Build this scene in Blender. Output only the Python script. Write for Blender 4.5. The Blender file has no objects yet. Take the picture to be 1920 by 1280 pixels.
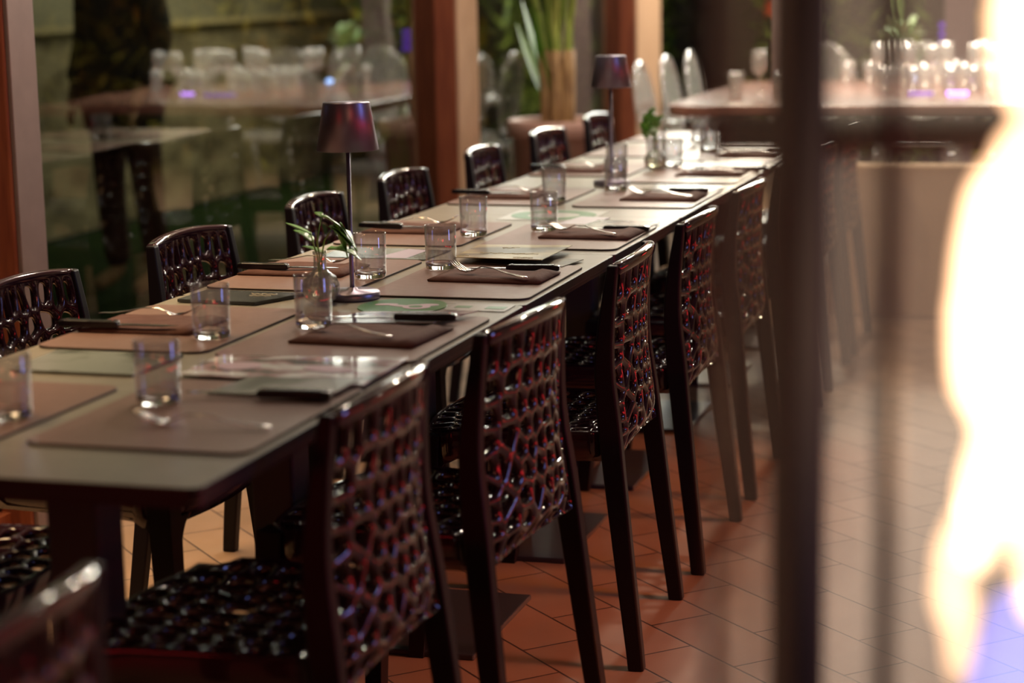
import bpy, bmesh, math, random
from mathutils import Vector, Matrix, Euler
random.seed(7)
S = bpy.context.scene
C = S.collection
PI = math.pi
# ------------------------------------------------------------------ camera
cd = bpy.data.cameras.new('camera'); cam = bpy.data.objects.new('camera', cd); C.objects.link(cam); S.camera = cam
FPX = 3791.98
cd.sensor_width = 36.0; cd.lens = FPX * 36 / 1920; cd.clip_start = .05; cd.clip_end = 200
_f = Vector((-0.28451698, 0.94230352, -0.17639209)); _r = Vector((0.95809279, 0.28588022, -0.01818523)); _u = _r.cross(_f)
CAM = Vector((1.04824078, -2.15435793, 1.34700548))
cam.matrix_world = Matrix(((_r.x, _u.x, -_f.x, CAM.x), (_r.y, _u.y, -_f.y, CAM.y), (_r.z, _u.z, -_f.z, CAM.z), (0, 0, 0, 1)))
cd.dof.use_dof = True; cd.dof.focus_distance = 4.15; cd.dof.aperture_fstop = 2.5
# ------------------------------------------------------------------ world, exposure
w = bpy.data.worlds.new('night'); S.world = w; w.use_nodes = True
w.node_tree.nodes['Background'].inputs[0].default_value = (.20, .22, .34, 1)
w.node_tree.nodes['Background'].inputs[1].default_value = .03
S.view_settings.view_transform = 'Standard'; S.view_settings.look = 'None'; S.view_settings.gamma = 1
S.view_settings.use_curve_mapping = False; S.view_settings.exposure = 0.0
# ------------------------------------------------------------------ room lights and added fill lights
def area(name, loc, target, size, energy, color, size_y=None, spread=None):
    l = bpy.data.lights.new(name, 'AREA'); l.energy = energy; l.color = color; l.size = size
    if size_y: l.shape = 'RECTANGLE'; l.size_y = size_y
    if spread: l.spread = math.radians(spread)
    o = bpy.data.objects.new(name, l); C.objects.link(o); o.location = loc
    o.rotation_euler = (Vector(target) - Vector(loc)).to_track_quat('-Z', 'Y').to_euler(); return o
def point(name, loc, energy, color, r=.03):
    l = bpy.data.lights.new(name, 'POINT'); l.energy = energy; l.color = color; l.shadow_soft_size = r
    o = bpy.data.objects.new(name, l); C.objects.link(o); o.location = loc; return o
WARM = (1, .83, .66)
for i, (y, e) in enumerate([(1.2, 14), (2.7, 46), (4.2, 78), (6.0, 70), (7.6, 60), (9.3, 60)]):
    point('ceiling_lamp', (-.35 + .25 * (-1) ** i, y, 2.55), e, WARM, .05)
area('far_soft_light', (-.8, 10.4, 2.3), (-.3, 3, .75), 3.4, 190, (1, 1, .90), 1.0)  # added unseen panel, gives the tabletops their grazing sheen
area('blue_panel_light', (2.7, 1.55, 1.45), (-.35, 1.5, 1.0), .40, 10, (.27, .34, 1), 1.0)
area('low_red_heater', (1.75, 2.0, .52), (-.15, 2.0, .0), 3.2, 5, (1, .26, .07), .05, 18)  # added unseen source that tints the floor by the chairs red
area('red_light_strip', (2.1, 1.1, .42), (.1, 1.1, .5), 2.4, 4.5, (1, .02, .03), .09)  # added red strips, out of view, for glints in the chair backs
area('red_light_strip', (2.1, 3.6, .25), (.1, 3.4, .5), 1.6, 2, (1, .02, .03), .10)
area('red_heater_light', (1.9, -1.2, 1.1), (-.3, 1.5, 1.0), .35, 3.5, (1, .03, .05), .35)  # added red light, mirrored as magenta in the lamp shade
area('red_heater_light', (-1.4, -3.4, .66), (.1, 1.6, .55), .55, 4, (1, .02, .03), .35)  # added behind the camera for red glints on the hole walls
area('red_heater_light', (2.0, 7.6, .5), (.1, 2.4, .5), .6, 5, (1, .02, .03), .5)  # added far red light for the chair backs to reflect
point('aisle_lamp', (2.6, 1.0, 2.5), 6, WARM, .04); point('aisle_lamp', (2.2, -2.8, 2.5), 4, WARM, .04); point('aisle_lamp', (2.9, 4.6, 2.5), 16, WARM, .04)
area('garden_wall_light', (-2.9, 9.8, 2.4), (-4.6, 10.5, .6), 2.6, 66, (1, .88, .66), .5)  # added light, unseen, brightens the stone wall
area('under_window_light', (-1.15, 1.2, 2.6), (-1.16, 1.2, .0), 3.0, 20, (1, .66, .34), .3, 60)
for xy in ((-1.2, 9.8), (.3, 10.0), (1.6, 9.9)):
    point('hedge_lamp', (xy[0], xy[1], 2.3), 75, (1, .84, .56), .05)
area('far_table_downlight', (.2, 7.6, 2.7), (.2, 7.9, .8), .8, 28, (1, .93, .82), .8, 80)  # added out of view so the far glasses sparkle
area('garden_light', (-2.9, 5, 2.6), (-3.3, 4, 0), 1.2, 5, (.8, 1, .6), 1.2)
FLAME = Vector((1.0, -.84, 0))
point('flame_light', (FLAME.x, FLAME.y, 1.05), 4.8, (1, .55, .28), .05)

# ------------------------------------------------------------------ helpers
def mat(name, color=(.5, .5, .5), rough=.5, metal=0, spec=.5, trans=0, ior=1.45, coat=0, emit=None, es=0):
    m = bpy.data.materials.new(name); m.use_nodes = True
    b = m.node_tree.nodes['Principled BSDF']
    b.inputs['Base Color'].default_value = (*color, 1); b.inputs['Roughness'].default_value = rough
    b.inputs['Metallic'].default_value = metal; b.inputs['Specular IOR Level'].default_value = spec
    b.inputs['Transmission Weight'].default_value = trans; b.inputs['IOR'].default_value = ior
    b.inputs['Coat Weight'].default_value = coat; b.inputs['Coat Roughness'].default_value = .04
    if emit: b.inputs['Emission Color'].default_value = (*emit, 1); b.inputs['Emission Strength'].default_value = es
    return m
def N(m, t, **kw):
    n = m.node_tree.nodes.new(t)
    for k, v in kw.items(): setattr(n, k, v)
    return n
def L(m, a, b): m.node_tree.links.new(a, b)
def BS(m): return m.node_tree.nodes['Principled BSDF']
def vary(m, c1, c2, scale=8, detail=4, p0=.35, p1=.65, stretch=(1, 1, 1), bump=0, rough=None):
    tc = N(m, 'ShaderNodeTexCoord'); mp = N(m, 'ShaderNodeMapping'); mp.inputs['Scale'].default_value = stretch
    nz = N(m, 'ShaderNodeTexNoise'); nz.inputs['Scale'].default_value = scale; nz.inputs['Detail'].default_value = detail
    cr = N(m, 'ShaderNodeValToRGB'); cr.color_ramp.elements[0].position = p0; cr.color_ramp.elements[1].position = p1
    cr.color_ramp.elements[0].color = (*c1, 1); cr.color_ramp.elements[1].color = (*c2, 1)
    L(m, tc.outputs['Object'], mp.inputs[0]); L(m, mp.outputs[0], nz.inputs[0]); L(m, nz.outputs[0], cr.inputs[0])
    L(m, cr.outputs[0], BS(m).inputs['Base Color'])
    if bump:
        bp = N(m, 'ShaderNodeBump'); bp.inputs['Strength'].default_value = bump; bp.inputs['Distance'].default_value = .01
        L(m, nz.outputs[0], bp.inputs['Height']); L(m, bp.outputs[0], BS(m).inputs['Normal'])
    return m
def obj(name, verts, faces, m, parent=None, smooth=False, loc=None):
    me = bpy.data.meshes.new(name); me.from_pydata([tuple(v) for v in verts], [], faces); me.validate(); me.update()
    if smooth:
        for p in me.polygons: p.use_smooth = True
    o = bpy.data.objects.new(name, me); C.objects.link(o)
    if m: me.materials.append(m)
    if parent: o.parent = parent
    if loc: o.location = loc
    return o
def bevel(o, w=.004, seg=2, ang=35):
    md = o.modifiers.new('bevel', 'BEVEL'); md.width = w; md.segments = seg; md.limit_method = 'ANGLE'; md.angle_limit = math.radians(ang); return o
def subd(o, n=1):
    md = o.modifiers.new('sub', 'SUBSURF'); md.levels = n; md.render_levels = n; return o
def solid(o, t, off=0):
    md = o.modifiers.new('solid', 'SOLIDIFY'); md.thickness = t; md.offset = off; return o
def sm(o):
    for p in o.data.polygons: p.use_smooth = True
    return o
def box_vf(x0, x1, y0, y1, z0, z1):
    v = [(x0, y0, z0), (x1, y0, z0), (x1, y1, z0), (x0, y1, z0), (x0, y0, z1), (x1, y0, z1), (x1, y1, z1), (x0, y1, z1)]
    return v, [(0, 3, 2, 1), (4, 5, 6, 7), (0, 1, 5, 4), (1, 2, 6, 5), (2, 3, 7, 6), (3, 0, 4, 7)]
def merge(parts):
    V, F = [], []
    for v, f in parts:
        n = len(V); V += list(v); F += [tuple(i + n for i in q) for q in f]
    return V, F
def lathe_vf(prof, n=32, cx=0, cy=0, fr=None):
    V, F = [], []; P = len(prof)
    for i in range(n):
        a = 2 * PI * i / n
        for r, z in prof:
            if fr: r = r * fr(a, z)
            V.append((cx + r * math.cos(a), cy + r * math.sin(a), z))
    for i in range(n):
        j = (i + 1) % n
        for k in range(P - 1): F.append((i * P + k, j * P + k, j * P + k + 1, i * P + k + 1))
    return V, F
def lathe(name, prof, m, parent=None, n=32, fr=None):
    o = obj(name, *lathe_vf(prof, n, fr=fr), m, parent, True)
    bm = bmesh.new(); bm.from_mesh(o.data); bmesh.ops.remove_doubles(bm, verts=bm.verts, dist=1e-6)
    bmesh.ops.recalc_face_normals(bm, faces=bm.faces); bm.to_mesh(o.data); bm.free(); return o
def loft_vf(rings, cap=True, closed=True):
    V, F = [], []; n = len(rings[0])
    for r in rings: V += [tuple(p) for p in r]
    for k in range(len(rings) - 1):
        for i in range(n if closed else n - 1):
            j = (i + 1) % n; F.append((k * n + i, k * n + j, (k + 1) * n + j, (k + 1) * n + i))
    if cap: F.append(tuple(range(n))[::-1]); F.append(tuple((len(rings) - 1) * n + i for i in range(n)))
    return V, F
def tube_vf(pts, rad, n=8):
    pts = [Vector(p) for p in pts]; rings = []
    for i, p in enumerate(pts):
        t = (pts[min(i + 1, len(pts) - 1)] - pts[max(i - 1, 0)]).normalized()
        a = t.cross(Vector((0, 0, 1)));  a = a if a.length > .1 else t.cross(Vector((1, 0, 0))); a.normalize(); b = t.cross(a)
        r = rad[i] if isinstance(rad, (list, tuple)) else rad
        rings.append([p + a * r * math.cos(2 * PI * k / n) + b * r * math.sin(2 * PI * k / n) for k in range(n)])
    return loft_vf(rings)
def empty(name, loc, label, cat, group=None, rz=0):
    o = bpy.data.objects.new(name, None); C.objects.link(o); o.location = loc; o.rotation_euler = (0, 0, rz); o.empty_display_size = .1
    o['label'] = label; o['category'] = cat
    if group: o['group'] = group
    return o
def tag(o, label, cat, group=None, kind=None):
    o['label'] = label; o['category'] = cat
    if group: o['group'] = group
    if kind: o['kind'] = kind
    return o
def struct(o): o['kind'] = 'structure'; return o
def kids(o, ALL): return [c for c in ALL if c.parent == o]
def dup(root, loc, rz, label, group=None):
    ALL = list(bpy.data.objects)
    def rec(o, par):
        c = o.copy(); C.objects.link(c)
        if par: c.parent = par
        for k in kids(o, ALL): rec(k, c)
        return c
    r = rec(root, None); r.location = loc; r.rotation_euler = (0, 0, rz); r['label'] = label
    if group: r['group'] = group
    return r
def round_rect(x0, x1, y0, y1, r, n=6):
    pts = []
    for cx, cy, a0 in ((x1 - r, y0 + r, -PI / 2), (x1 - r, y1 - r, 0), (x0 + r, y1 - r, PI / 2), (x0 + r, y0 + r, PI)):
        for k in range(n + 1):
            a = a0 + PI / 2 * k / n; pts.append((cx + r * math.cos(a), cy + r * math.sin(a)))
    return pts
def prism_vf(pts, z0, z1):
    return loft_vf([[(x, y, z0) for x, y in pts], [(x, y, z1) for x, y in pts]])

# ------------------------------------------------------------------ materials
M_black = mat('black_plastic', (.028, .008, .014), .10, spec=.6, coat=.6)  # maroon tint in the base stands in for red reflections
M_leg = mat('black_leg_plastic', (.007, .005, .008), .42, spec=.25)
M_table = vary(mat('taupe_laminate', rough=.34, spec=.5), (.30, .272, .21), (.335, .305, .24), 30, 5)
M_edge = mat('black_table_edge', (.012, .012, .014), .4)
M_col = mat('anthracite_metal', (.035, .036, .045), .42, spec=.5)
M_mat = vary(mat('brown_leatherette', rough=.38, spec=.5), (.25, .150, .118), (.275, .168, .134), 60, 3)
M_matshade = mat('dark_mat_edge', (.03, .014, .010), .6)  # dark side colour paints the shadow under the mat rim
M_nap = vary(mat('brown_napkin', rough=.85, spec=.2), (.115, .055, .042), (.15, .075, .058), 40, 3, bump=.25)
M_steel = mat('cutlery_steel', (.75, .72, .70), .18, metal=1)
M_knob = mat('knife_handle_black', (.012, .010, .012), .25)
M_lamp = mat('anodised_lamp_metal', (.26, .23, .29), .36, metal=.85)
M_green = mat('leaf_green', (.13, .33, .05), .35)
M_stem = mat('stem_green', (.24, .42, .10), .45)
def thin_glass(name, tint=(.97, .98, .98), lo=.05, pw=4, rough=0):
    m = bpy.data.materials.new(name); m.use_nodes = True; nt = m.node_tree; nt.nodes.clear()
    o = N(m, 'ShaderNodeOutputMaterial'); mx = N(m, 'ShaderNodeMixShader'); t = N(m, 'ShaderNodeBsdfTransparent'); g = N(m, 'ShaderNodeBsdfGlossy')
    f = N(m, 'ShaderNodeLayerWeight'); f.inputs[0].default_value = .5; p = N(m, 'ShaderNodeMath', operation='POWER'); p.inputs[1].default_value = pw
    q = N(m, 'ShaderNodeMath', operation='MULTIPLY_ADD'); q.inputs[1].default_value = 1 - lo; q.inputs[2].default_value = lo
    t.inputs[0].default_value = (*tint, 1); g.inputs['Roughness'].default_value = rough
    L(m, f.outputs['Facing'], p.inputs[0]); L(m, p.outputs[0], q.inputs[0]); L(m, q.outputs[0], mx.inputs[0])
    L(m, t.outputs[0], mx.inputs[1]); L(m, g.outputs[0], mx.inputs[2]); L(m, mx.outputs[0], o.inputs[0]); return m
M_glass = thin_glass('tumbler_glass', (.95, .955, .96), .12, 2.4, .02)
M_gbase = mat('tumbler_base_glass', (1, 1, 1), .0, trans=1, ior=1.5)
M_pane = thin_glass('window_glass', (.66, .67, .60), .06, 3.8)
nz = N(M_pane, 'ShaderNodeTexNoise'); nz.inputs['Scale'].default_value = 2.2; nz.inputs['Detail'].default_value = 1
bp = N(M_pane, 'ShaderNodeBump'); bp.inputs['Strength'].default_value = .10; bp.inputs['Distance'].default_value = .02
tc = N(M_pane, 'ShaderNodeTexCoord'); L(M_pane, tc.outputs['Object'], nz.inputs[0]); L(M_pane, nz.outputs[0], bp.inputs['Height'])
for n_ in M_pane.node_tree.nodes:
    if n_.type == 'BSDF_GLOSSY': L(M_pane, bp.outputs[0], n_.inputs['Normal'])

def glint_white(m, k):  # white diffuse share imitates sparkle and bright edges of clear glass
    o = [n for n in m.node_tree.nodes if n.type == 'OUTPUT_MATERIAL'][0]; src = o.inputs[0].links[0].from_socket
    mx = N(m, 'ShaderNodeMixShader'); d = N(m, 'ShaderNodeBsdfDiffuse'); d.inputs[0].default_value = (.9, .9, .88, 1); mx.inputs[0].default_value = k
    L(m, src, mx.inputs[1]); L(m, d.outputs[0], mx.inputs[2]); L(m, mx.outputs[0], o.inputs[0])
glint_white(M_glass, .035)
M_vglass = thin_glass('ribbed_vase_glass', (.97, .97, .95), .16, 2, .04); glint_white(M_vglass, .06)
# ------------------------------------------------------------------ room shell
M_floor = mat('terracotta_tiles', rough=.52, spec=.4)
tc = N(M_floor, 'ShaderNodeTexCoord'); mp = N(M_floor, 'ShaderNodeMapping'); br = N(M_floor, 'ShaderNodeTexBrick')
# tile rows run diagonally: u=(x-y)/sqrt2, v=(x+y)/sqrt2
mp.vector_type = 'POINT'; mp.inputs['Rotation'].default_value = (0, 0, PI / 4); mp.inputs['Location'].default_value = (.751, -1.405 + .155 * 10, 0)
br.inputs['Scale'].default_value = 1; br.inputs['Brick Width'].default_value = .305; br.inputs['Row Height'].default_value = .1545
br.inputs['Mortar Size'].default_value = .0028; br.inputs['Mortar Smooth'].default_value = .3; br.offset = .5; br.offset_frequency = 2
br.inputs['Color1'].default_value = (.33, .215, .14, 1); br.inputs['Color2'].default_value = (.38, .25, .165, 1); br.inputs['Mortar'].default_value = (.06, .035, .025, 1)
L(M_floor, tc.outputs['Object'], mp.inputs[0]); L(M_floor, mp.outputs[0], br.inputs[0])
nz = N(M_floor, 'ShaderNodeTexNoise'); nz.inputs['Scale'].default_value = 5; nz.inputs['Detail'].default_value = 6; L(M_floor, tc.outputs['Object'], nz.inputs[0])
mx = N(M_floor, 'ShaderNodeMixRGB', blend_type='MULTIPLY'); mx.inputs[0].default_value = .35
L(M_floor, br.outputs['Color'], mx.inputs[1]); L(M_floor, nz.outputs[0], mx.inputs[2]); L(M_floor, mx.outputs[0], BS(M_floor).inputs['Base Color'])
bp = N(M_floor, 'ShaderNodeBump'); bp.inputs['Strength'].default_value = .4; bp.inputs['Distance'].default_value = .002; bp.invert = True
L(M_floor, br.outputs['Fac'], bp.inputs['Height']); L(M_floor, bp.outputs[0], BS(M_floor).inputs['Normal'])
struct(obj('floor', *box_vf(-1.70, 4.6, -4.5, 12.2, -.1, 0), M_floor))
M_grass = vary(mat('lawn', rough=.9, spec=.1), (.012, .030, .010), (.03, .060, .016), 12, 6)
tag(obj('lawn', *box_vf(-4.55, -1.75, -4.5, 16, -.12, -.03), M_grass), 'dark green lawn outside the window wall', 'lawn', kind='stuff')
M_wood = vary(mat('red_brown_wood', rough=.35, spec=.4), (.17, .045, .025), (.25, .075, .035), 14, 5, stretch=(4, 4, .35))  # darker tone carries the shade of the unlit post faces
M_litwood = vary(mat('varnished_tan_wood', rough=.35), (.40, .25, .16), (.48, .31, .20), 14, 5, stretch=(4, 4, .35))  # same posts, lighter: lamplight on the room-side faces put into the colour
M_dimwood = vary(mat('mauve_painted_board', rough=.5), (.15, .105, .10), (.17, .12, .115), 14, 5)  # dimmer, bluish light on the first post painted in as mauve
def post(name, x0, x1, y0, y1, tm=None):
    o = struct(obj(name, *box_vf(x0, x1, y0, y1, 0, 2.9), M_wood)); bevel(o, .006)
    # thin boards whose colour paints the light or dimness on the room-side face
    t = obj('trim_board', *box_vf(x1, x1 + .012, y0 + .006, y1, 0, 2.9), tm or M_litwood, o); bevel(t, .003); 
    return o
post('trim_1', -1.72, -1.512, 2.17, 2.30, M_dimwood)
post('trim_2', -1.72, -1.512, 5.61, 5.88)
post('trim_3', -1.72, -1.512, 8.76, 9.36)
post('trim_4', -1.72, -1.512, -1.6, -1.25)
for n_, (a, b) in enumerate([(-1.25, 2.17), (2.30, 5.61), (5.88, 8.76), (9.36, 11.8)]):
    struct(obj('window_%d' % (n_ + 1), *box_vf(-1.603, -1.597, a, b, .06, 2.9), M_pane))
    s = struct(obj('trim_%d' % (n_ + 5), *box_vf(-1.64, -1.57, a, b, 0, .06), M_wood))
# garden stone wall with ledge, seen through the windows
M_stone = vary(mat('rough_stone', rough=.9, spec=.15), (.14, .12, .08), (.34, .30, .21), 3.5, 8, stretch=(1, 1, 2.2), bump=.5)
M_ledge = mat('ledge_plaster', (.42, .36, .22), .7)
M_plast = vary(mat('grey_green_plaster', rough=.8), (.12, .115, .08), (.34, .33, .25), 1.2, 2)
gw = tag(bpy.data.objects.new('garden_wall', None), 'low stone garden wall with moulded ledge outside the left window', 'wall'); C.objects.link(gw); gw.location = (-4.7, 6, -.03)
def gwp(o): o.parent = gw; o.matrix_parent_inverse = Matrix.Translation(-Vector(gw.location)); return o
gwp(obj('stonework', *box_vf(-4.9, -4.6, 1.5, 16, -.03, 1.08), M_stone))
gwp(obj('ledge', *merge([box_vf(-4.9, -4.52, 1.5, 16, 1.10, 1.135), box_vf(-4.9, -4.56, 1.5, 16, 1.08, 1.10)]), M_ledge))
gwp(obj('plaster_panel', *box_vf(-4.9, -4.64, 1.5, 16, 1.135, 2.4), M_plast))
struct(obj('wall_right', *box_vf(4.35, 4.6, -4.5, 12.2, 0, 2.9), vary(mat('brown_plaster', rough=.8), (.10, .07, .05), (.20, .14, .10), 2, 3)))
M_dark = mat('dark_back_wall', (.05, .042, .03), .85)
struct(obj('wall_far', *box_vf(-1.75, 4.6, 12.2, 12.4, 0, 2.9), M_dark))
struct(obj('wall_near', *box_vf(-1.75, 4.6, -4.7, -4.5, 0, 2.9), mat('near_wall_plaster', (.12, .08, .06), .8)))
struct(obj('ceiling', *box_vf(-1.75, 4.6, -4.7, 12.4, 2.9, 3.0), mat('ceiling_paint', (.10, .08, .065), .8)))
# pony wall on the right behind the chairs
M_tan = vary(mat('tan_plaster', rough=.8), (.42, .29, .16), (.50, .35, .20), 3, 4)
o = struct(obj('wall_low', *merge([box_vf(-.05, 2.6, 5.85, 6.0, 0, .60)]), M_tan)); bevel(o, .01)

# ------------------------------------------------------------------ perforated shell (chair)
def vor_cells(seeds, W, H):
    cells = []
    for i, (sx, sy) in enumerate(seeds):
        poly = [(-W, 0), (W, 0), (W, H), (-W, H)]
        for j, (tx, ty) in enumerate(seeds):
            if i == j: continue
            nx, ny = tx - sx, ty - sy
            if nx * nx + ny * ny > .05: continue
            c = nx * (sx + tx) / 2 + ny * (sy + ty) / 2
            out = []
            for k in range(len(poly)):
                a, b = poly[k], poly[(k + 1) % len(poly)]
                da, db = nx * a[0] + ny * a[1] - c, nx * b[0] + ny * b[1] - c
                if da <= 0: out.append(a)
                if da * db < 0:
                    t = da / (da - db); out.append((a[0] + (b[0] - a[0]) * t, a[1] + (b[1] - a[1]) * t))
            poly = out
            if len(poly) < 3: break
        if len(poly) >= 3: cells.append(poly)
    return cells
def lattice(cells, rib, fmap, sy=1.0):
    bm = bmesh.new()
    for poly in cells:
        # drop tiny edges is unsafe for matching; subdivide each edge the same way from either side
        ring = []
        n = len(poly)
        for k in range(n):
            a, b = poly[k], poly[(k + 1) % n]
            for s in range(3): ring.append((a[0] + (b[0] - a[0]) * s / 3, a[1] + (b[1] - a[1]) * s / 3))
        cx = sum(p[0] for p in ring) / len(ring); cy = sum(p[1] for p in ring) / len(ring)
        rin = min(abs((b[0] - a[0]) * (cy - a[1]) - (b[1] - a[1]) * (cx - a[0])) / (math.hypot(b[0] - a[0], b[1] - a[1]) + 1e-9)
                  for a, b in [(poly[k], poly[(k + 1) % n]) for k in range(n)] if math.hypot(b[0] - a[0], b[1] - a[1]) > .004)
        f = max(.35, 1 - rib / max(rin, 1e-4))
        inn = [(cx + (p[0] - cx) * f, cy + (p[1] - cy) * f) for p in ring]
        for _ in range(3):
            m_ = len(inn); inn = [((inn[i - 1][0] + 2 * inn[i][0] + inn[(i + 1) % m_][0]) / 4, (inn[i - 1][1] + 2 * inn[i][1] + inn[(i + 1) % m_][1]) / 4) for i in range(m_)]
        vo = [bm.verts.new(fmap(*p)) for p in ring]; vi = [bm.verts.new(fmap(*p)) for p in inn]
        m_ = len(ring)
        for i in range(m_):
            j = (i + 1) % m_
            try: bm.faces.new((vo[i], vo[j], vi[j], vi[i]))
            except ValueError: pass
    bmesh.ops.remove_doubles(bm, verts=bm.verts, dist=4e-5)
    bmesh.ops.dissolve_degenerate(bm, edges=bm.edges, dist=1e-5)
    bmesh.ops.recalc_face_normals(bm, faces=bm.faces)
    return bm
def shell(cells, rib, hole, drop, fmap, dep=(-.008, .005, .010)):
    """thick perforated shell: thin blades on the sitter side, broad sloping facets around smaller holes at the rear"""
    bm = bmesh.new()
    for poly in cells:
        ring = []; n = len(poly)
        for k in range(n):
            a, b = poly[k], poly[(k + 1) % n]
            for q in range(3): ring.append((a[0] + (b[0] - a[0]) * q / 3, a[1] + (b[1] - a[1]) * q / 3))
        m_ = len(ring); cx = sum(p[0] for p in ring) / m_; cy = sum(p[1] for p in ring) / m_
        rin = min(abs((b[0] - a[0]) * (cy - a[1]) - (b[1] - a[1]) * (cx - a[0])) / (math.hypot(b[0] - a[0], b[1] - a[1]) + 1e-9)
                  for a, b in [(poly[k], poly[(k + 1) % n]) for k in range(n)] if math.hypot(b[0] - a[0], b[1] - a[1]) > .004)
        def inset(f, sh, it):
            r = [(cx + (p[0] - cx) * f, cy + sh + (p[1] - cy) * f) for p in ring]
            for _ in range(it): r = [((r[i - 1][0] + 2 * r[i][0] + r[(i + 1) % m_][0]) / 4, (r[i - 1][1] + 2 * r[i][1] + r[(i + 1) % m_][1]) / 4) for i in range(m_)]
            return r
        fr_ = inset(max(.35, 1 - rib / max(rin, 1e-4)), 0, 3); bk = inset(hole, -drop, 2)
        L1 = [bm.verts.new(fmap(*p, dep[0])) for p in ring]; L2 = [bm.verts.new(fmap(*p, dep[0] - .001)) for p in fr_]
        L3 = [bm.verts.new(fmap(*p, dep[1])) for p in bk]; L4 = [bm.verts.new(fmap(*p, dep[2])) for p in ring]
        for A_, B_ in ((L1, L2), (L2, L3), (L3, L4)):
            for i in range(m_):
                j = (i + 1) % m_
                bm.faces.new((A_[i], A_[j], B_[j], B_[i]))
    bmesh.ops.remove_doubles(bm, verts=bm.verts, dist=4e-5)
    bmesh.ops.dissolve_degenerate(bm, edges=bm.edges, dist=1e-5)
    bmesh.ops.recalc_face_normals(bm, faces=bm.faces)
    return bm
def from_bm(name, bm, m, parent):
    me = bpy.data.meshes.new(name); bm.to_mesh(me); bm.free(); me.materials.append(m)
    o = bpy.data.objects.new(name, me); C.objects.link(o); o.parent = parent; return sm(o)
def interp(tab, t):
    for (a, va), (b, vb) in zip(tab, tab[1:]):
        if t <= b or (b, vb) == tab[-1]:
            u = max(0, min(1, (t - a) / (b - a))); 
            return tuple(x + (y - x) * u for x, y in zip(va, vb)) if isinstance(va, tuple) else va + (vb - va) * u
def smooth_interp(tab, t, e=.02):
    return sum(interp(tab, t + k * e) for k in (-1, -.5, 0, .5, 1)) / 5
# local chair frame: back towards +x, sitter faces -x, width along y
LEGX = [(0, .160), (.19, .137), (.38, .115), (.48, .104), (.59, .092), (.65, .093), (.73, .100), (.81, .110)]
LEGY = [(0, .236), (.42, .212), (.62, .197), (.81, .181)]
CEN = [(0, .100), (.02, .122), (.05, .138), (.10, .136), (.20, .124), (.30, .124), (.42, .136)]   # arc height above z=.42 -> x of the middle of the back
def back_map(s, t):   # s in -1..1, t 0..1 (bottom..top)
    z = .418 + t * .382 - .010 * s * s * t
    xe = smooth_interp(LEGX, z) + .004; xc = smooth_interp(CEN, t * .42, .012)
    k = (1 - abs(s) ** 2.2)
    x = xe * (1 - k) + max(xc, xe - .03) * k
    hw = interp(LEGY, z) - .012
    return (x, s * hw, z)
def back_seeds():
    rnd = random.Random(4); out = []
    rows = [(.905, 10), (.755, 7), (.645, 8), (.54, 7), (.44, 8), (.345, 7), (.25, 8), (.155, 7), (.055, 8)]
    for r, (t, n) in enumerate(rows):
        for k in range(n):
            s = -1 + 2 * (k + .5) / n
            out.append(((s + rnd.uniform(-.075, .075)) * .20, (t + rnd.uniform(-.024, .024)) * .40))
    return out
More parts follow.
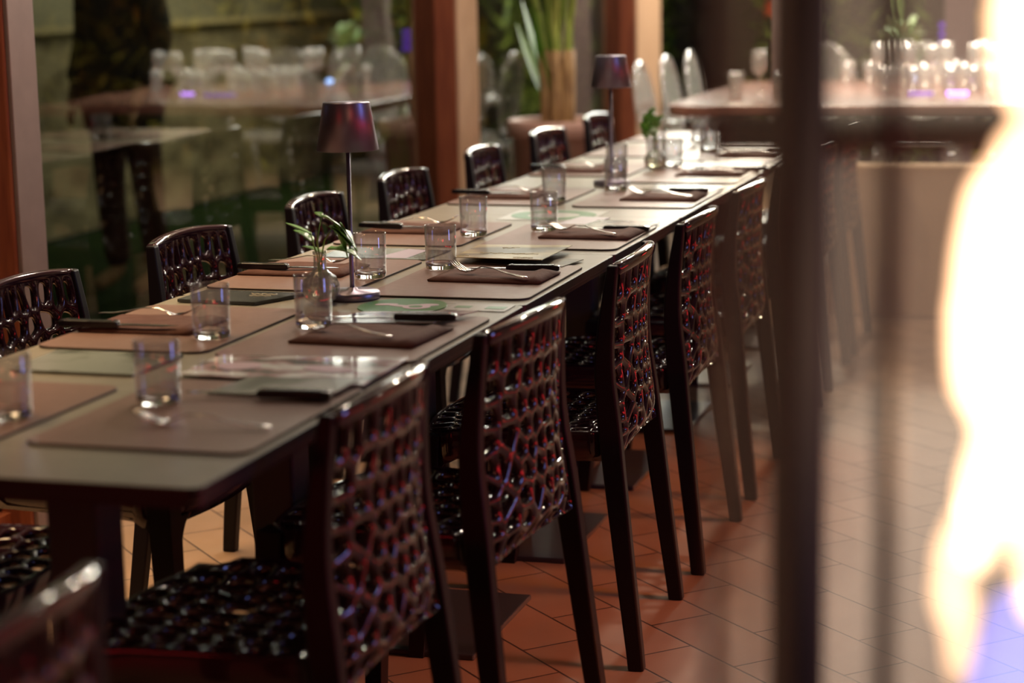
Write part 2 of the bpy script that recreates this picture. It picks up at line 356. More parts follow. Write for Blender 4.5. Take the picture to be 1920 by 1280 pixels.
def make_chair(name, label, group):
    t = empty(name, (0, 0, 0), label, 'chair', group)
    # scale y of the seed space so rows read as tall cells
    def bmap(x, y, d):
        X, Y, Z = back_map(x / .20, y / .40); return (X + d, Y, Z)
    bm = shell(vor_cells(back_seeds(), .20, .40), .0024, .50, .0045, bmap, (-.009, .002, .010))
    o = from_bm('backrest', bm, M_black, t)
    for e_ in o.data.edges: e_.use_edge_sharp = False
    subd(o, 1)
    # seat
    rnd = random.Random(9); sd = []
    for r in range(8):
        n = 8 if r % 2 else 9
        for k in range(n): sd.append(((-1 + 2 * (k + .5) / n + rnd.uniform(-.06, .06)) * .2, (r + .5 + rnd.uniform(-.2, .2)) / 8 * .36))
    def seat_map(x, y):
        s = x / .20; q = y / .36                # q: 0 front .. 1 rear
        hw = .222 - .028 * q
        k = 1 - (1 - q) ** 6 * .0
        X = -.295 + q * .395 + .03 * s * s * (1 - q)
        corner = max(0, abs(s) - .75) / .25; front = max(0, .18 - q) / .18
        X += .035 * corner ** 2 * front
        Z = .462 - .016 * (1 - s * s) * math.sin(PI * min(1, q * 1.05)) - .012 * max(0, .15 - q) / .15 + .0
        return (X, s * hw, Z)
    bm = lattice(vor_cells(sd, .20, .36), .0045, seat_map)
    o = from_bm('seat', bm, M_black, t); solid(o, .016, 0); subd(o, 1)
    # apron: closed band following the seat edge
    ring = []
    for k in range(13): ring.append(seat_map(-.2 + .4 * k / 12, 0))
    for k in range(1, 9): ring.append(seat_map(.2, .36 * k / 8))
    ring = [seat_map(-.2, .36 * k / 8) for k in range(8, 0, -1)] + ring
    cx = -.07; out = []
    for lvl, (dz, sc) in enumerate([(-.052, 1.0), (-.03, 1.012), (.004, 1.018), (.010, 1.008), (.006, .965), (-.052, .965)]):
        out.append([((x - cx) * sc + cx, y * sc, z + dz) for x, y, z in ring])
    V, F = loft_vf([[lv[i] for lv in out] for i in range(len(ring))])
    o = obj('apron', V, F, M_black, t, True)
    # top rail
    V = []; rings = []
    for k in range(17):
        s = -1 + 2 * k / 16; x, y, z = back_map(s, 1.0); hw = 1.05
        rings.append([(x - .010, y * hw, z - .010), (x + .010, y * hw, z - .012), (x + .012, y * hw, z + .004), (x + .008, y * hw, z + .010), (x - .008, y * hw, z + .010), (x - .012, y * hw, z + .004)])
    o = obj('top_rail', *loft_vf(rings), M_black, t); bevel(o, .003, 2); sm(o)
    # rear legs: flat bars from floor to back top
    for sg in (-1, 1):
        rings = []
        for k in range(22):
            z = .798 * k / 21
            x = smooth_interp(LEGX, z); y = interp(LEGY, z) * sg
            wx = interp([(0, .016), (.30, .020), (.48, .022), (.62, .018), (.83, .009)], z); wy = interp([(0, .014), (.5, .015), (.83, .011)], z)
            rings.append([(x - wx, y - wy, z), (x + wx, y - wy, z), (x + wx, y + wy, z), (x - wx, y + wy, z)])
        o = obj('leg', *loft_vf(rings), M_leg, t); bevel(o, .004, 2)
    # front legs with arched shoulders
    for sg in (-1, 1):
        parts = []; rings = []
        for k in range(8):
            q = k / 7; z = .455 * q - .0
            x = -.292 + .030 * q; y = (.236 - .034 * q) * sg; w_ = .016 + .007 * q
            rings.append([(x - w_, y - w_, z), (x + w_, y - w_, z), (x + w_, y + w_, z), (x - w_, y + w_, z)])
        parts.append(loft_vf(rings))
        def fillet(dirv, base, th, R=.055):
            pts = [(0, 0)] + [(R * (1 - math.sin(a)), -R * (1 - math.cos(a)) * 1.5) for a in [PI / 2 * i / 7 for i in range(8)]][::-1]
            pts = [(0, 0), (R, 0)] + [(R - R * math.sin(PI / 2 * i / 7), -R * 1.5 * (1 - math.cos(PI / 2 * i / 7))) for i in range(1, 8)]
            r1, r2 = [], []
            dv = Vector(dirv); nv = Vector((-dv.y, dv.x, 0)) * th
            for a, b in pts:
                p = Vector(base) + dv * a + Vector((0, 0, b)); r1.append(p - nv); r2.append(p + nv)
            return loft_vf([r1, r2])
        parts.append(fillet((0, -sg, 0), (-.278, .185 * sg, .412), .007)); parts.append(fillet((1, 0, 0), (-.255, .212 * sg, .412), .007))
        o = obj('leg', *merge(parts), M_leg, t); bevel(o, .003, 2)
    return t
chair_specs = [(.0, -.65, 0, 'blurred black perforated chair in the bottom left corner, nearest the camera'),
    (-.03, .41, 0, 'nearest fully shown black perforated chair on the aisle side, red glints in back'),
    (.0, 1.03, -.075, 'second black perforated chair from the front on the aisle side, beside the green round card'),
    (-.0, 1.796, .045, 'third black perforated chair from the front on the aisle side, beside the sepia menu'),
    (-.0, 2.47, 0, 'fourth black perforated chair on the aisle side, last one left of the fire column glass'),
    (-.0, 3.16, 0, 'fifth black perforated chair on the aisle side, first one seen through the fire column glass'),
    (.0, 3.87, 0, 'sixth black perforated chair on the aisle side, behind the dark fire column post'),
    (.0, 4.595, 0, 'seventh black perforated chair on the aisle side, just right of the dark fire column post'),
    (.0, 5.24, 0, 'farthest black perforated chair on the aisle side, in front of the low tan wall')]
RG, LG = 'perforated chairs on the aisle side', 'perforated chairs on the window side'
ch0 = None
for i, (x, y, rz, lab) in enumerate(chair_specs):
    if i == 0: ch0 = make_chair('perforated_chair', lab, RG); ch0.location = (x, y, 0)
    else: dup(ch0, (x, y, 0), rz, lab, RG)
for i, (x, y, rz, lab) in enumerate([(-.822, -.22, .0, 'black perforated chair on the window side tucked under the very end of the table'),
    (-.822, .50, 0, 'black perforated chair on the window side, its seat seen beneath the near table end'),
    (-.822, 1.21, 0, 'nearest black chair back rising at the left edge of the photo, bluish sheen'),
    (-.822, 1.93, 0, 'black chair back on the window side behind the empty tumbler and black menu'),
    (-.822, 2.67, 0, 'black chair back on the window side directly behind the near table lamp'),
    (-.822, 3.34, 0, 'black chair back on the window side left of the big wooden post'),
    (-.84, 4.17, 0, 'black chair back on the window side in front of the big wooden post'),
    (-.84, 4.95, 0, 'black chair back on the window side in front of the left half of the planter'),
    (-.86, 5.76, 0, 'farthest black chair back on the window side, left of the far lamp pole')]):
    dup(ch0, (x, y, 0), PI + [0, .03, 0, -.02, .03, 0, .04, -.03, .02][i], lab, LG)

# ------------------------------------------------------------------ the long row of tables
TT = .75
names = ['nearest square taupe table of the long row, its rounded corner at the bottom left', 'second square table of the row, holding the near vase',
         'third square table of the row, holding the near lamp base and its tumblers', 'fourth square table of the row, carrying the sepia menu',
         'fifth square table of the row, carrying the green ring card', 'sixth square table of the row, under the far lamp',
         'seventh square table of the row, beside the far vase', 'last square table of the row, nearest the white-topped far table']
t0 = None
for i in range(8):
    if i == 0:
        t0 = empty('square_table', (-.35, .35, 0), names[0], 'table', 'square tables in a row')
        o = obj('tabletop', *prism_vf(round_rect(-.35, .35, -.3498, .3498, .013), .732, TT), M_table, t0); o.data.materials.append(M_edge)
        for p_ in o.data.polygons:
            if abs(p_.normal.z) < .5: p_.material_index = 1
        bevel(o, .001, 1)
        o = obj('table_edge', *prism_vf(round_rect(-.345, .345, -.345, .345, .02), .722, .732), M_edge, t0)
        o = obj('column', *box_vf(-.04, .04, -.04, .04, .012, .70), M_col, t0); bevel(o, .006)
        o = obj('support_arm', *merge([box_vf(-.28, .28, -.025, .025, .70, .722), box_vf(-.025, .025, -.28, -.03, .70, .722), box_vf(-.025, .025, .03, .28, .70, .722)]), M_col, t0)
        o = obj('base_plate', *box_vf(-.19, .19, -.21, .21, 0, .012), M_col, t0); bevel(o, .003)
    else: dup(t0, (-.35, .35 + .70 * i, 0), 0, names[i])

# ------------------------------------------------------------------ place settings
def flatbar(path, widths, th=.0016, lift=0):   # cutlery strip: path (x along, z), widths
    r1 = []
    for (x, z), w_ in zip(path, widths):
        r1.append([(x, -w_, z), (x, -w_ * .5, z + th * .8), (x, 0, z + th), (x, w_ * .5, z + th * .8), (x, w_, z), (x, w_ * .5, z - th * .4), (x, -w_ * .5, z - th * .4)])
    return loft_vf(r1)
def make_fork(m=M_steel):
    # handle end at x=+.10, tines at x=-.10 ; tips up
    path = [(.100, .004), (.092, .005), (.07, .006), (.04, .010), (.01, .016), (-.02, .0165), (-.035, .011), (-.045, .006), (-.055, .004)]
    wd = [.004, .0085, .0075, .0055, .0038, .0032, .0045, .0095, .0125]
    h = flatbar(path, wd)
    parts = [h]
    for k in range(4):
        y = -.0098 + k * .0065
        parts.append(tube_vf([(-.053, y, .005), (-.068, y, .007), (-.085, y * .98, .014), (-.100, y * .95, .024)], [.0021, .0019, .0015, .0008], 6))
    return merge(parts)
def make_knife(root):
    # blade tip at x=-.11, handle to +.11
    pts = [(-.112, 0, .0), (-.10, -.006, 0), (-.07, -.0095, 0), (0, -.010, 0), (0, .006, 0), (-.08, .005, 0)]
    V = [(x, y, .004) for x, y, z in pts] + [(x, y * .9, .0058) for x, y, z in pts]
    F = [tuple(range(6))[::-1], tuple(range(6, 12))] + [(i, (i + 1) % 6, 6 + (i + 1) % 6, 6 + i) for i in range(6)]
    obj('blade', V, F, M_steel, root)
    rings = [[(x, -w_, z0), (x, w_, z0), (x, w_, z1), (x, -w_, z1)] for x, w_, z0, z1 in [(.0, .007, .001, .009), (.004, .0095, .0, .0125), (.055, .0085, .0, .0125), (.10, .0105, .0, .013), (.112, .009, .001, .011)]]
    o = obj('handle', *loft_vf(rings), M_knob, root); bevel(o, .003, 3)
    for x in (.012, .098):
        o2 = obj('rivet', *loft_vf([[(x + .003 * math.cos(a), .003 * math.sin(a), z) for a in [2 * PI * k / 10 for k in range(10)]] for z in (.0105, .0135)]), M_steel, o)
def make_tumbler(label):
    t = empty('tumbler', (0, 0, 0), label, 'glass', 'tumblers on the long table')
    lathe('glass_wall', [(.0318, .014), (.0325, .05), (.0330, .0925), (.0324, .0932), (.0317, .0925), (.0305, .05), (.0296, .0165)], M_glass, t, 40)
    lathe('glass_base', [(0, .0006), (.027, .0006), (.0312, .004), (.0318, .0139), (.0294, .0160), (.020, .0135), (0, .012)], M_gbase, t, 40)
    return t
def menu_mat(name, c1, c2, scale=6, rough=.22, c3=None, stretch=(1, 1, 1)):
    m = vary(mat(name, rough=rough, spec=.5), c1, c2, scale, 3, .42, .58, stretch)
    if c3:
        cr = [n for n in m.node_tree.nodes if n.type == 'VALTORGB'][0]; e = cr.color_ramp.elements.new(.5); e.color = (*c3, 1)
    return m
def quad_card(name, corners, m, label, cat='menu', th=.0016, group=None, z0=TT + .0045):
    """card lying on the table: 4 (x,y,z) corners, thin solid"""
    up = Vector((0, 0, th)); V = [Vector(p) for p in corners]; V = V + [p + up for p in V]
    o = obj(name, V, [(3, 2, 1, 0), (4, 5, 6, 7), (0, 1, 5, 4), (1, 2, 6, 5), (2, 3, 7, 6), (3, 0, 4, 7)], m)
    if label: tag(o, label, cat, group)
    return o
# placemats : x0,x1,y0,y1
MR = [(.165, .605, 'nearest brown placemat on the aisle side, a fork and knife on it'), (.80, 1.245, 'second brown placemat on the aisle side, before the green round card'),
      (1.448, 1.90, 'third brown placemat on the aisle side, in front of the sepia menu'), (2.157, 2.60, 'fourth brown placemat on the aisle side, just beyond the sepia menu'),
      (2.985, 3.42, 'fifth brown placemat on the aisle side, its tumbler right of the far lamp pole foot'), (3.62, 4.06, 'sixth brown placemat on the aisle side, at the far lamp'),
      (4.32, 4.76, 'seventh brown placemat on the aisle side, beside the far vase'), (5.03, 5.47, 'last brown placemat on the aisle side, at the far table end')]
ML = [(.09, .54, 'brown placemat at the lower left edge on the window side'), (.82, 1.265, 'brown placemat on the window side under the black-handled knife at far left'),
      (1.485, 1.93, 'brown placemat on the window side behind the near vase'), (2.165, 2.61, 'brown placemat on the window side right behind the near lamp pole'),
      (3.0, 3.44, 'brown placemat on the window side level with the big wooden post'), (3.79, 4.2, 'brown placemat on the window side level with the planter'),
      (4.46, 4.88, 'brown placemat on the window side left of the far vase'), (5.1, 5.5, 'farthest brown placemat on the window side')]
def placemat(x0, x1, y0, y1, lab, rot=0):
    cx, cy = (x0 + x1) / 2, (y0 + y1) / 2
    pts = round_rect(x0 - cx, x1 - cx, y0 - cy, y1 - cy, .028)
    o = obj('placemat', *prism_vf(pts, 0, .0045), M_mat, None, loc=(cx, cy, TT)); o.data.materials.append(M_matshade)
    for p_ in o.data.polygons:
        if abs(p_.normal.z) < .5: p_.material_index = 1
    o.rotation_euler[2] = rot; bevel(o, .0007, 1); tag(o, lab, 'placemat', 'brown placemats')
for k, (a, b, lab) in enumerate(MR): placemat(-.338 - (.02 if k == 1 else 0), -.012, a, b, lab, [0, .0, .008, 0, 0, 0, 0, 0][k])
for k, (a, b, lab) in enumerate(ML): placemat(-.692, -.378, a, b, lab, [0, .0, -.01, 0, 0, 0, 0, 0][k])
ZM = TT + .0045
# tumblers
GR = [(-.265, .43, 'large blurred tumbler nearest the camera on the aisle side'), (-.287, 1.075, 'tumbler directly in front of the near vase'), (-.297, 1.80, 'tumbler with fork tips touching its foot, beside the sepia menu'),
      (-.258, 2.455, 'tumbler beyond the sepia menu, before the green ring card'), (-.303, 3.36, 'tumbler right at the foot of the far lamp pole'), (-.29, 4.05, 'tumbler just right of the far vase'),
      (-.285, 4.64, 'tumbler farthest right near the dark post bar'), (-.40, 5.04, 'tumbler with bright foot under the rounded end of the far table')]
GL = [(-.425, .29, 'tumbler cut by the left edge of the photo'), (-.421, .945, 'tumbler in front of the chair back on the window side, far left'), (-.399, 1.655, 'tumbler right behind the near lamp pole'),
      (-.396, 2.335, 'tumbler on the window side beyond the near lamp, alone on its mat corner'), (-.403, 3.07, 'tumbler on the window side overlapping the one before the green ring card'), (-.42, 3.85, 'tumbler behind the far lamp pole on the window side'),
      (-.42, 4.4, 'tumbler on the window side left of the far vase')]
g0 = None
for x, y, lab in GR + GL:
    if g0 is None: g0 = make_tumbler(lab); g0.location = (x, y, ZM)
    else: dup(g0, (x, y, ZM), 0, lab)
# napkins (folded, layered)
def napkin(cx, cy, lx, ly, lab, rot=0, seed=0):
    rnd = random.Random(seed); parts = []; nx, ny = 14, 8
    V, F = [], []
    for i in range(nx + 1):
        for j in range(ny + 1):
            u, v = i / nx - .5, j / ny - .5
            edge = min(1, (.5 - abs(u)) * 12) * min(1, (.5 - abs(v)) * 8)
            fold = .006 * math.exp(-((u - .42 + v * .1) / .05) ** 2)
            z = .003 + .006 * edge + fold + .0012 * math.sin(9 * u + 5 * v + seed) 
            V.append((u * lx, v * ly, max(.0045, z)))
    n = len(V)
    V += [(x * .985, y * .985, 0.0005) for x, y, z in V]
    for i in range(nx):
        for j in range(ny):
            a = i * (ny + 1) + j; F.append((a, a + ny + 1, a + ny + 2, a + 1)); F.append((n + a, n + a + 1, n + a + ny + 2, n + a + ny + 1))
    bd = [i * (ny + 1) for i in range(nx + 1)] + [nx * (ny + 1) + j for j in range(1, ny + 1)] + [i * (ny + 1) + ny for i in range(nx - 1, -1, -1)] + [j for j in range(ny - 1, 0, -1)]
    for k in range(len(bd)):
        a, b = bd[k], bd[(k + 1) % len(bd)]; F.append((a, a + n, b + n, b))
    o = obj('napkin', V, F, M_nap, None, True, loc=(cx, cy, ZM)); o.rotation_euler[2] = rot; tag(o, lab, 'napkin', 'brown folded napkins'); return o
NAP = [(-.155, 1.01, .225, .19, 'brown folded napkin beneath the fork in front of the near vase', -.05),
       (-.150, 1.70, .235, .15, 'rumpled brown napkin with loose end, in front of the sepia menu', -.02), (-.125, 2.39, .215, .16, 'brown napkin under fork and knife beyond the sepia menu', -.02),
       (-.13, 3.20, .21, .17, 'brown napkin right of the far lamp foot', 0), (-.13, 3.88, .20, .16, 'brown napkin right of the far vase', 0),
       (-.13, 4.55, .20, .16, 'brown napkin near the blurred table corner', 0),
       (-.575, 1.04, .215, .17, 'brown napkin under the far-left black-handled knife', 0), (-.575, 1.73, .23, .17, 'brown napkin on the window side behind the near vase', 0),
       (-.575, 2.43, .215, .17, 'brown napkin on the window side right of the near lamp', 0), (-.575, 3.2, .2, .17, 'brown napkin on the window side by the big wooden post', 0), (-.575, 3.95, .2, .16, 'brown napkin on the window side by the planter', 0)]
for k, (x, y, a, b, lab, r) in enumerate(NAP): napkin(x, y, a, b, lab, r, k)
ZN = ZM + .0095
# forks : loc, rot.
fv = make_fork(); fo0 = obj('fork', *fv, M_steel, None, True)
FK = [(-.135, .297, ZM, .02, 'blurred fork on the nearest aisle-side placemat'), (-.19, .975, ZN, -.30, 'fork on the napkin in front of the near vase'), (-.15, 1.665, ZN, -.42, 'sharp four-tined fork on the rumpled napkin'),
      (-.14, 2.36, ZN, -.42, 'fork on the napkin beyond the sepia menu'), (-.13, 3.16, ZN, -.3, 'fork on the napkin right of the far lamp foot'), (-.12, 3.80, ZN, .1, 'fork on the napkin right of the far vase'), (-.12, 4.49, ZN, .0, 'fork on the blurred far aisle-side napkin'),
      (-.632, 1.13, ZM, PI + .03, 'fork leaning to the tumbler at the far left'), (-.595, 1.82, ZM + .003, PI, 'fork behind the near vase'), (-.595, 2.515, ZM + .003, PI + .03, 'fork right of the near lamp on the window side'), (-.59, 3.28, ZM + .003, PI, 'fork on the window side by the big wooden post'),
      (-.59, 4.02, ZM + .003, PI, 'fork on the window side by the planter')]
for k, (x, y, z, r, lab) in enumerate(FK):
    o = fo0 if k == 0 else fo0.copy()
    if k: C.objects.link(o)
    o.location = (x, y, z); o.rotation_euler[2] = r; tag(o, lab, 'fork', 'forks on the long table')
KN = [(-.135, .485, ZM + .004, .07, 'blurred black-handled knife on the nearest aisle-side setting'), (-.16, 1.135, ZM + .008, .13, 'knife with glossy black handle beside the purple-grey menu'), (-.155, 1.80, ZM + .001, .09, 'knife lying under the edge of the sepia menu'),
      (-.12, 2.482, ZM, .04, 'knife beyond the sepia menu, at the chair rail'), (-.15, 3.355, ZM, .04, 'black-handled knife right of the far lamp foot'), (-.09, 4.0, ZM, .04, 'black-handled knife right of the far vase'), (-.10, 4.70, ZM, .04, 'black-handled knife at the blurred table corner'),
      (-.605, .963, ZN, PI + .04, 'black-handled knife at the far left of the table'), (-.59, 1.682, ZN, PI + .02, 'black-handled knife left of the near vase'), (-.59, 2.38, ZN, PI - .08, 'black-handled knife right of the near lamp pole'), (-.61, 3.15, ZN, PI - .1, 'black-handled knife by the big wooden post'),
      (-.60, 3.9, ZN, PI, 'black-handled knife by the planter')]
k0 = None
for x, y, z, r, lab in KN:
    if k0 is None:
        k0 = empty('steak_knife', (x, y, z), lab, 'knife', 'knives on the long table', r); make_knife(k0)
    else: dup(k0, (x, y, z), r, lab)

# menus and cards
m_sep = menu_mat('sepia_print', (.13, .10, .045), (.50, .43, .22), 5, .30, (.34, .27, .12), (1, 2, 1))
zc = TT + .0035
ln = Vector
# sepia menu : lower leaf + raised cover leaf
mb = empty('menu_folder', (-.20, 2.02, TT), 'open sepia menu folder with cream script on the third aisle-side setting', 'menu')
def rel(o, root):
    o.parent = root; o.matrix_parent_inverse = Matrix.Translation(-Vector(root.location)); return o
low = rel(quad_card('back_leaf', [(-.26, 1.895, zc + .001), (-.055, 1.87, zc + .001), (-.04, 1.99, zc), (-.25, 2.01, zc)], menu_mat('sepia_print_dark', (.05, .035, .02), (.2, .16, .09), 8, .35), None), mb)
cvr = rel(quad_card('cover_leaf', [(-.298, 1.885, zc + .014), (-.092, 1.845, zc + .018), (-.104, 2.135, zc + .010), (-.332, 2.175, zc + .002)], m_sep, None), mb)
M_ink = mat('cream_lettering', (.75, .68, .48), .5)
def script(root, x0, x1, y, z, amp, n, seed, zslope=0):
    rnd = random.Random(seed); pts = []
    for k in range(n * 4):
        u = k / (n * 4 - 1); pts.append((x0 + (x1 - x0) * u + amp * .4 * math.sin(k * 1.9), y + amp * math.sin(k * 1.3 + seed) * rnd.uniform(.4, 1), z + zslope * u))
    return tube_vf(pts, .0007, 4)
ink = merge([script(0, -.26, -.13, 1.95, zc + .0165, .006, 7, 1), script(0, -.25, -.21, 2.08, zc + .0105, .007, 4, 2), script(0, -.30, -.27, 1.905, zc + .0162, .004, 3, 3), script(0, -.16, -.12, 1.87, zc + .0195, .004, 3, 5)])
rel(obj('lettering', *ink, M_ink), mb)
# purple-grey menu on setting 2
m_pg = menu_mat('purple_grey_print', (.10, .07, .085), (.46, .42, .40), 10, .16, (.26, .19, .20), (1, 2, 1))
quad_card('menu_card', [(-.295, 1.115, ZM + .001), (-.085, 1.125, ZM + .006), (-.04, 1.245, ZM + .009), (-.26, 1.245, ZM + .001)], m_pg, 'glossy grey and purple menu beside the knife with glossy black handle', 'menu')
# green round card with pink swirl, and its green strip
M_gr = mat('green_print', (.05, .20, .035), .3); M_pk = mat('pale_pink_print', (.62, .45, .50), .35); M_cream = mat('cream_card', (.34, .31, .245), .3)
gcard = empty('round_card', (-.22, 1.345, TT), 'round green card with pale pink swirl between two aisle-side placemats', 'card')
pts = [(.083 * math.cos(a), .088 * math.sin(a)) for a in [2 * PI * k / 40 for k in range(40)]]
def blob(cx, cy, rx, ry, rot=0, n=20, wob=0): return [(cx + rx * math.cos(a) * math.cos(rot) - ry * math.sin(a) * math.sin(rot), cy + rx * math.cos(a) * math.sin(rot) + ry * math.sin(a) * math.cos(rot)) for a in [2 * PI * k / n for k in range(n)]]
obj('disc', *prism_vf(pts, .0005, .0022), M_gr, gcard)
obj('swirl', *merge([prism_vf(blob(-.035, .010, .022, .011, .3), .0022, .0027), prism_vf(blob(.0, -.002, .030, .009, -.25), .0022, .00272), prism_vf(blob(.03, -.006, .026, .026, 0), .0022, .00274), prism_vf(blob(.045, .018, .020, .012, .2), .0022, .00276)]), M_pk, gcard)
obj('swirl_eye', *prism_vf(blob(.028, -.006, .013, .012, 0), .0027, .0031), M_gr, gcard)
scard = empty('strip_card', (-.075, 1.36, TT), 'narrow cream card with green stripe right of the round green card', 'card')
obj('card', *box_vf(-.055, .06, -.04, .035, .0004, .0014), M_cream, scard)
obj('stripe', *box_vf(-.045, -.015, -.012, .010, .0014, .0018), M_gr, scard); obj('stripe', *box_vf(.015, .052, -.016, .012, .0014, .0018), M_gr, scard)
# two menus between settings 1 and 2
m_ph = menu_mat('photo_print', (.20, .23, .20), (.85, .87, .82), 12, .10, (.55, .36, .36), (1, 1.6, 1))
a = empty('menu_card', (-.17, .72, TT), 'wide glossy menu with pink and pale pictures between the first two aisle-side settings', 'menu')
rel(quad_card('sheet', [(-.33, .625, ZM + .002), (-.015, .60, ZM + .002), (-.02, .815, ZM + .003), (-.335, .79, ZM + .001)], m_ph, None), a)
m_ph2 = menu_mat('grey_photo_print', (.20, .22, .19), (.46, .48, .43), 7, .18, (.32, .34, .30))
quad_card('menu_card', [(-.225, .50, ZM + .002), (-.03, .50, ZM + .007), (-.022, .618, ZM + .009), (-.205, .618, ZM + .003)], m_ph2, 'grey menu with pale pink scribble lying under the nearest knife handle', 'menu')
rel(obj('picture', *prism_vf([(x - .26, y + .70) for x, y in blob(0, 0, .035, .03, .3)], ZM + .0044, ZM + .0048), M_pk), a)
rel(obj('picture', *prism_vf([(x - .11, y + .70) for x, y in blob(0, 0, .045, .022, -.2)], ZM + .0046, ZM + .005), M_pk), a)
# window-side menus
m_bk = menu_mat('black_print', (.015, .017, .02), (.06, .065, .07), 6, .2)
a = empty('menu_card', (-.56, 1.39, TT), 'thick black menu left of the near vase', 'menu')
rel(quad_card('cover', [(-.665, 1.315, zc - .002), (-.50, 1.305, zc - .002), (-.445, 1.43, zc - .002), (-.66, 1.44, zc - .002)], m_bk, None, th=.006), a)
rel(obj('lettering', *merge([script(0, -.55, -.495, 1.40, zc + .0045, .006, 5, 8), script(0, -.545, -.50, 1.38, zc + .0045, .004, 4, 9)]), M_ink), a)
m_gy = menu_mat('green_grey_print', (.06, .075, .06), (.30, .33, .29), 7, .22, (.17, .19, .16))
quad_card('menu_card', [(-.62, .62, zc - .002), (-.405, .62, zc - .002), (-.40, .79, zc - .002), (-.63, .79, zc - .002)], m_gy, 'dull green-grey menu behind the large blurred tumbler', 'menu', th=.004)
a = empty('menu_card', (-.5, 2.03, TT), 'grey menu with pale lilac block behind the tumblers at the near lamp', 'menu')
rel(quad_card('sheet', [(-.63, 1.955, zc - .002), (-.385, 1.945, zc - .002), (-.375, 2.10, zc - .002), (-.64, 2.12, zc - .002)], m_gy, None), a)
rel(obj('picture', *prism_vf([(-.50, 1.96), (-.43, 1.955), (-.425, 2.09), (-.475, 2.10)], zc - .0003, zc + .0002), mat('lilac_print', (.55, .48, .60), .3)), a)
# cards between settings 4 and 5
rc = empty('ring_card', (-.33, 2.80, TT), 'card with green ring behind the tumbler beyond the sepia menu', 'card')
N_ = 40
V, F = [], []
for k in range(N_):
    a_ = 2 * PI * k / N_
    for r_ in (.10, .062):
        for z_ in (.0012, .0018): V.append((r_ * 1.1 * math.cos(a_), r_ * math.sin(a_), z_))
for k in range(N_):
    b_ = k * 4; n_ = ((k + 1) % N_) * 4
    F += [(b_ + 1, n_ + 1, n_ + 3, b_ + 3), (b_, b_ + 2, n_ + 2, n_), (b_, n_, n_ + 1, b_ + 1), (b_ + 2, b_ + 3, n_ + 3, n_ + 2)]
obj('ring', V, F, M_gr, rc); obj('card', *box_vf(-.12, .12, -.11, .11, .0004, .0012), mat('pale_card', (.50, .49, .44), .3), rc)
quad_card('menu_card', [(-.27, 2.615, zc - .002), (-.185, 2.60, zc - .002), (-.17, 2.755, zc - .002), (-.25, 2.77, zc - .002)], mat('white_lilac_print', (.72, .66, .74), .3), 'small white-lilac card right of the green ring card', 'card')
quad_card('menu_card', [(-.20, 2.515, ZM), (-.03, 2.50, ZM), (-.02, 2.66, ZM), (-.18, 2.68, ZM)], menu_mat('brown_grey_print', (.12, .11, .09), (.42, .38, .32), 8, .25), 'brown-grey menu at the table edge beyond the fourth setting', 'menu')
quad_card('menu_card', [(-.24, 3.37, ZM), (-.03, 3.37, ZM), (-.02, 3.52, ZM), (-.23, 3.55, ZM)], menu_mat('mauve_grey_print', (.16, .15, .12), (.40, .36, .36), 8, .25), 'mauve-grey menu right of the far lamp foot', 'menu')
quad_card('menu_card', [(-.24, 4.1, ZM), (-.03, 4.1, ZM), (-.02, 4.28, ZM), (-.23, 4.3, ZM)], menu_mat('plain_grey_print', (.26, .25, .23), (.46, .44, .42), 8, .25), 'plain grey menu right of the far vase', 'menu')

# table lamps
def make_lamp(label):
    t = empty('table_lamp', (0, 0, 0), label, 'lamp', 'cordless table lamps')
    lathe('base', [(0, 0), (.051, 0), (.053, .003), (.053, .012), (.050, .0155), (.012, .0175), (.008, .022), (0, .022)], M_lamp, t, 48)
    lathe('pole', [(0, .020), (.0048, .020), (.0042, .03), (.0040, .30), (0, .30)], M_lamp, t, 16)
    lathe('shade', [(.0440, .3735), (.0590, .2845), (.0578, .2840), (.0425, .372), (.043, .3735)], M_lamp, t, 64)
    lathe('shade_cap', [(0, .3700), (.0434, .3700), (.0434, .3738), (.0, .3745)], M_lamp, t, 48)
    return t
l0 = make_lamp('near cordless table lamp with dark metallic conical shade'); l0.location = (-.35, 1.425, TT)
dup(l0, (-.365, 3.56, TT), 0, 'far cordless table lamp with dark conical shade, in front of the planter')
# bud vases
def make_vase(label):
    t = empty('bud_vase', (0, 0, 0), label, 'vase', 'ribbed glass bud vases')
    rib = lambda a, z: 1 + (.035 * math.cos(a * 18) if z < .062 else 0)
    lathe('glass_body', [(0, .001), (.016, .001), (.028, .010), (.0345, .026), (.0345, .038), (.028, .053), (.016, .062), (.0125, .068), (.0118, .09), (.0135, .100), (.0125, .1005),
                         (.0105, .09), (.0110, .068), (.015, .060), (.0265, .051), (.0325, .038), (.0325, .026), (.026, .012), (.014, .004), (0, .004)], M_vglass, t, 90, rib)
    lathe('water', [(0, .005), (.014, .005), (.025, .013), (.0315, .026), (.0315, .036), (0, .036)], mat('vase_water', (.98, .93, .70), .0, trans=1, ior=1.33), t, 40)
    return t
def leaf_vf(p0, p1, width, droop, n=7, curl=.3, lobes=0):
    p0, p1 = Vector(p0), Vector(p1); d = p1 - p0; side = d.cross(Vector((0, 0, 1))).normalized(); V, F = [], []
    for k in range(n + 1):
        u = k / n; c_ = p0 + d * u + Vector((0, 0, -droop * u * u)); w_ = width * math.sin(PI * min(.97, u * .9 + .08)) ** .8
        if lobes: w_ *= 1 + .35 * math.sin(u * lobes * 2 * PI)
        up = Vector((0, 0, curl * w_)); V += [c_ - side * w_ + up, c_, c_ + side * w_ + up]
    for k in range(n):
        for j in (0, 1): a = k * 3 + j; F.append((a, a + 3, a + 4, a + 1))
    return V, F
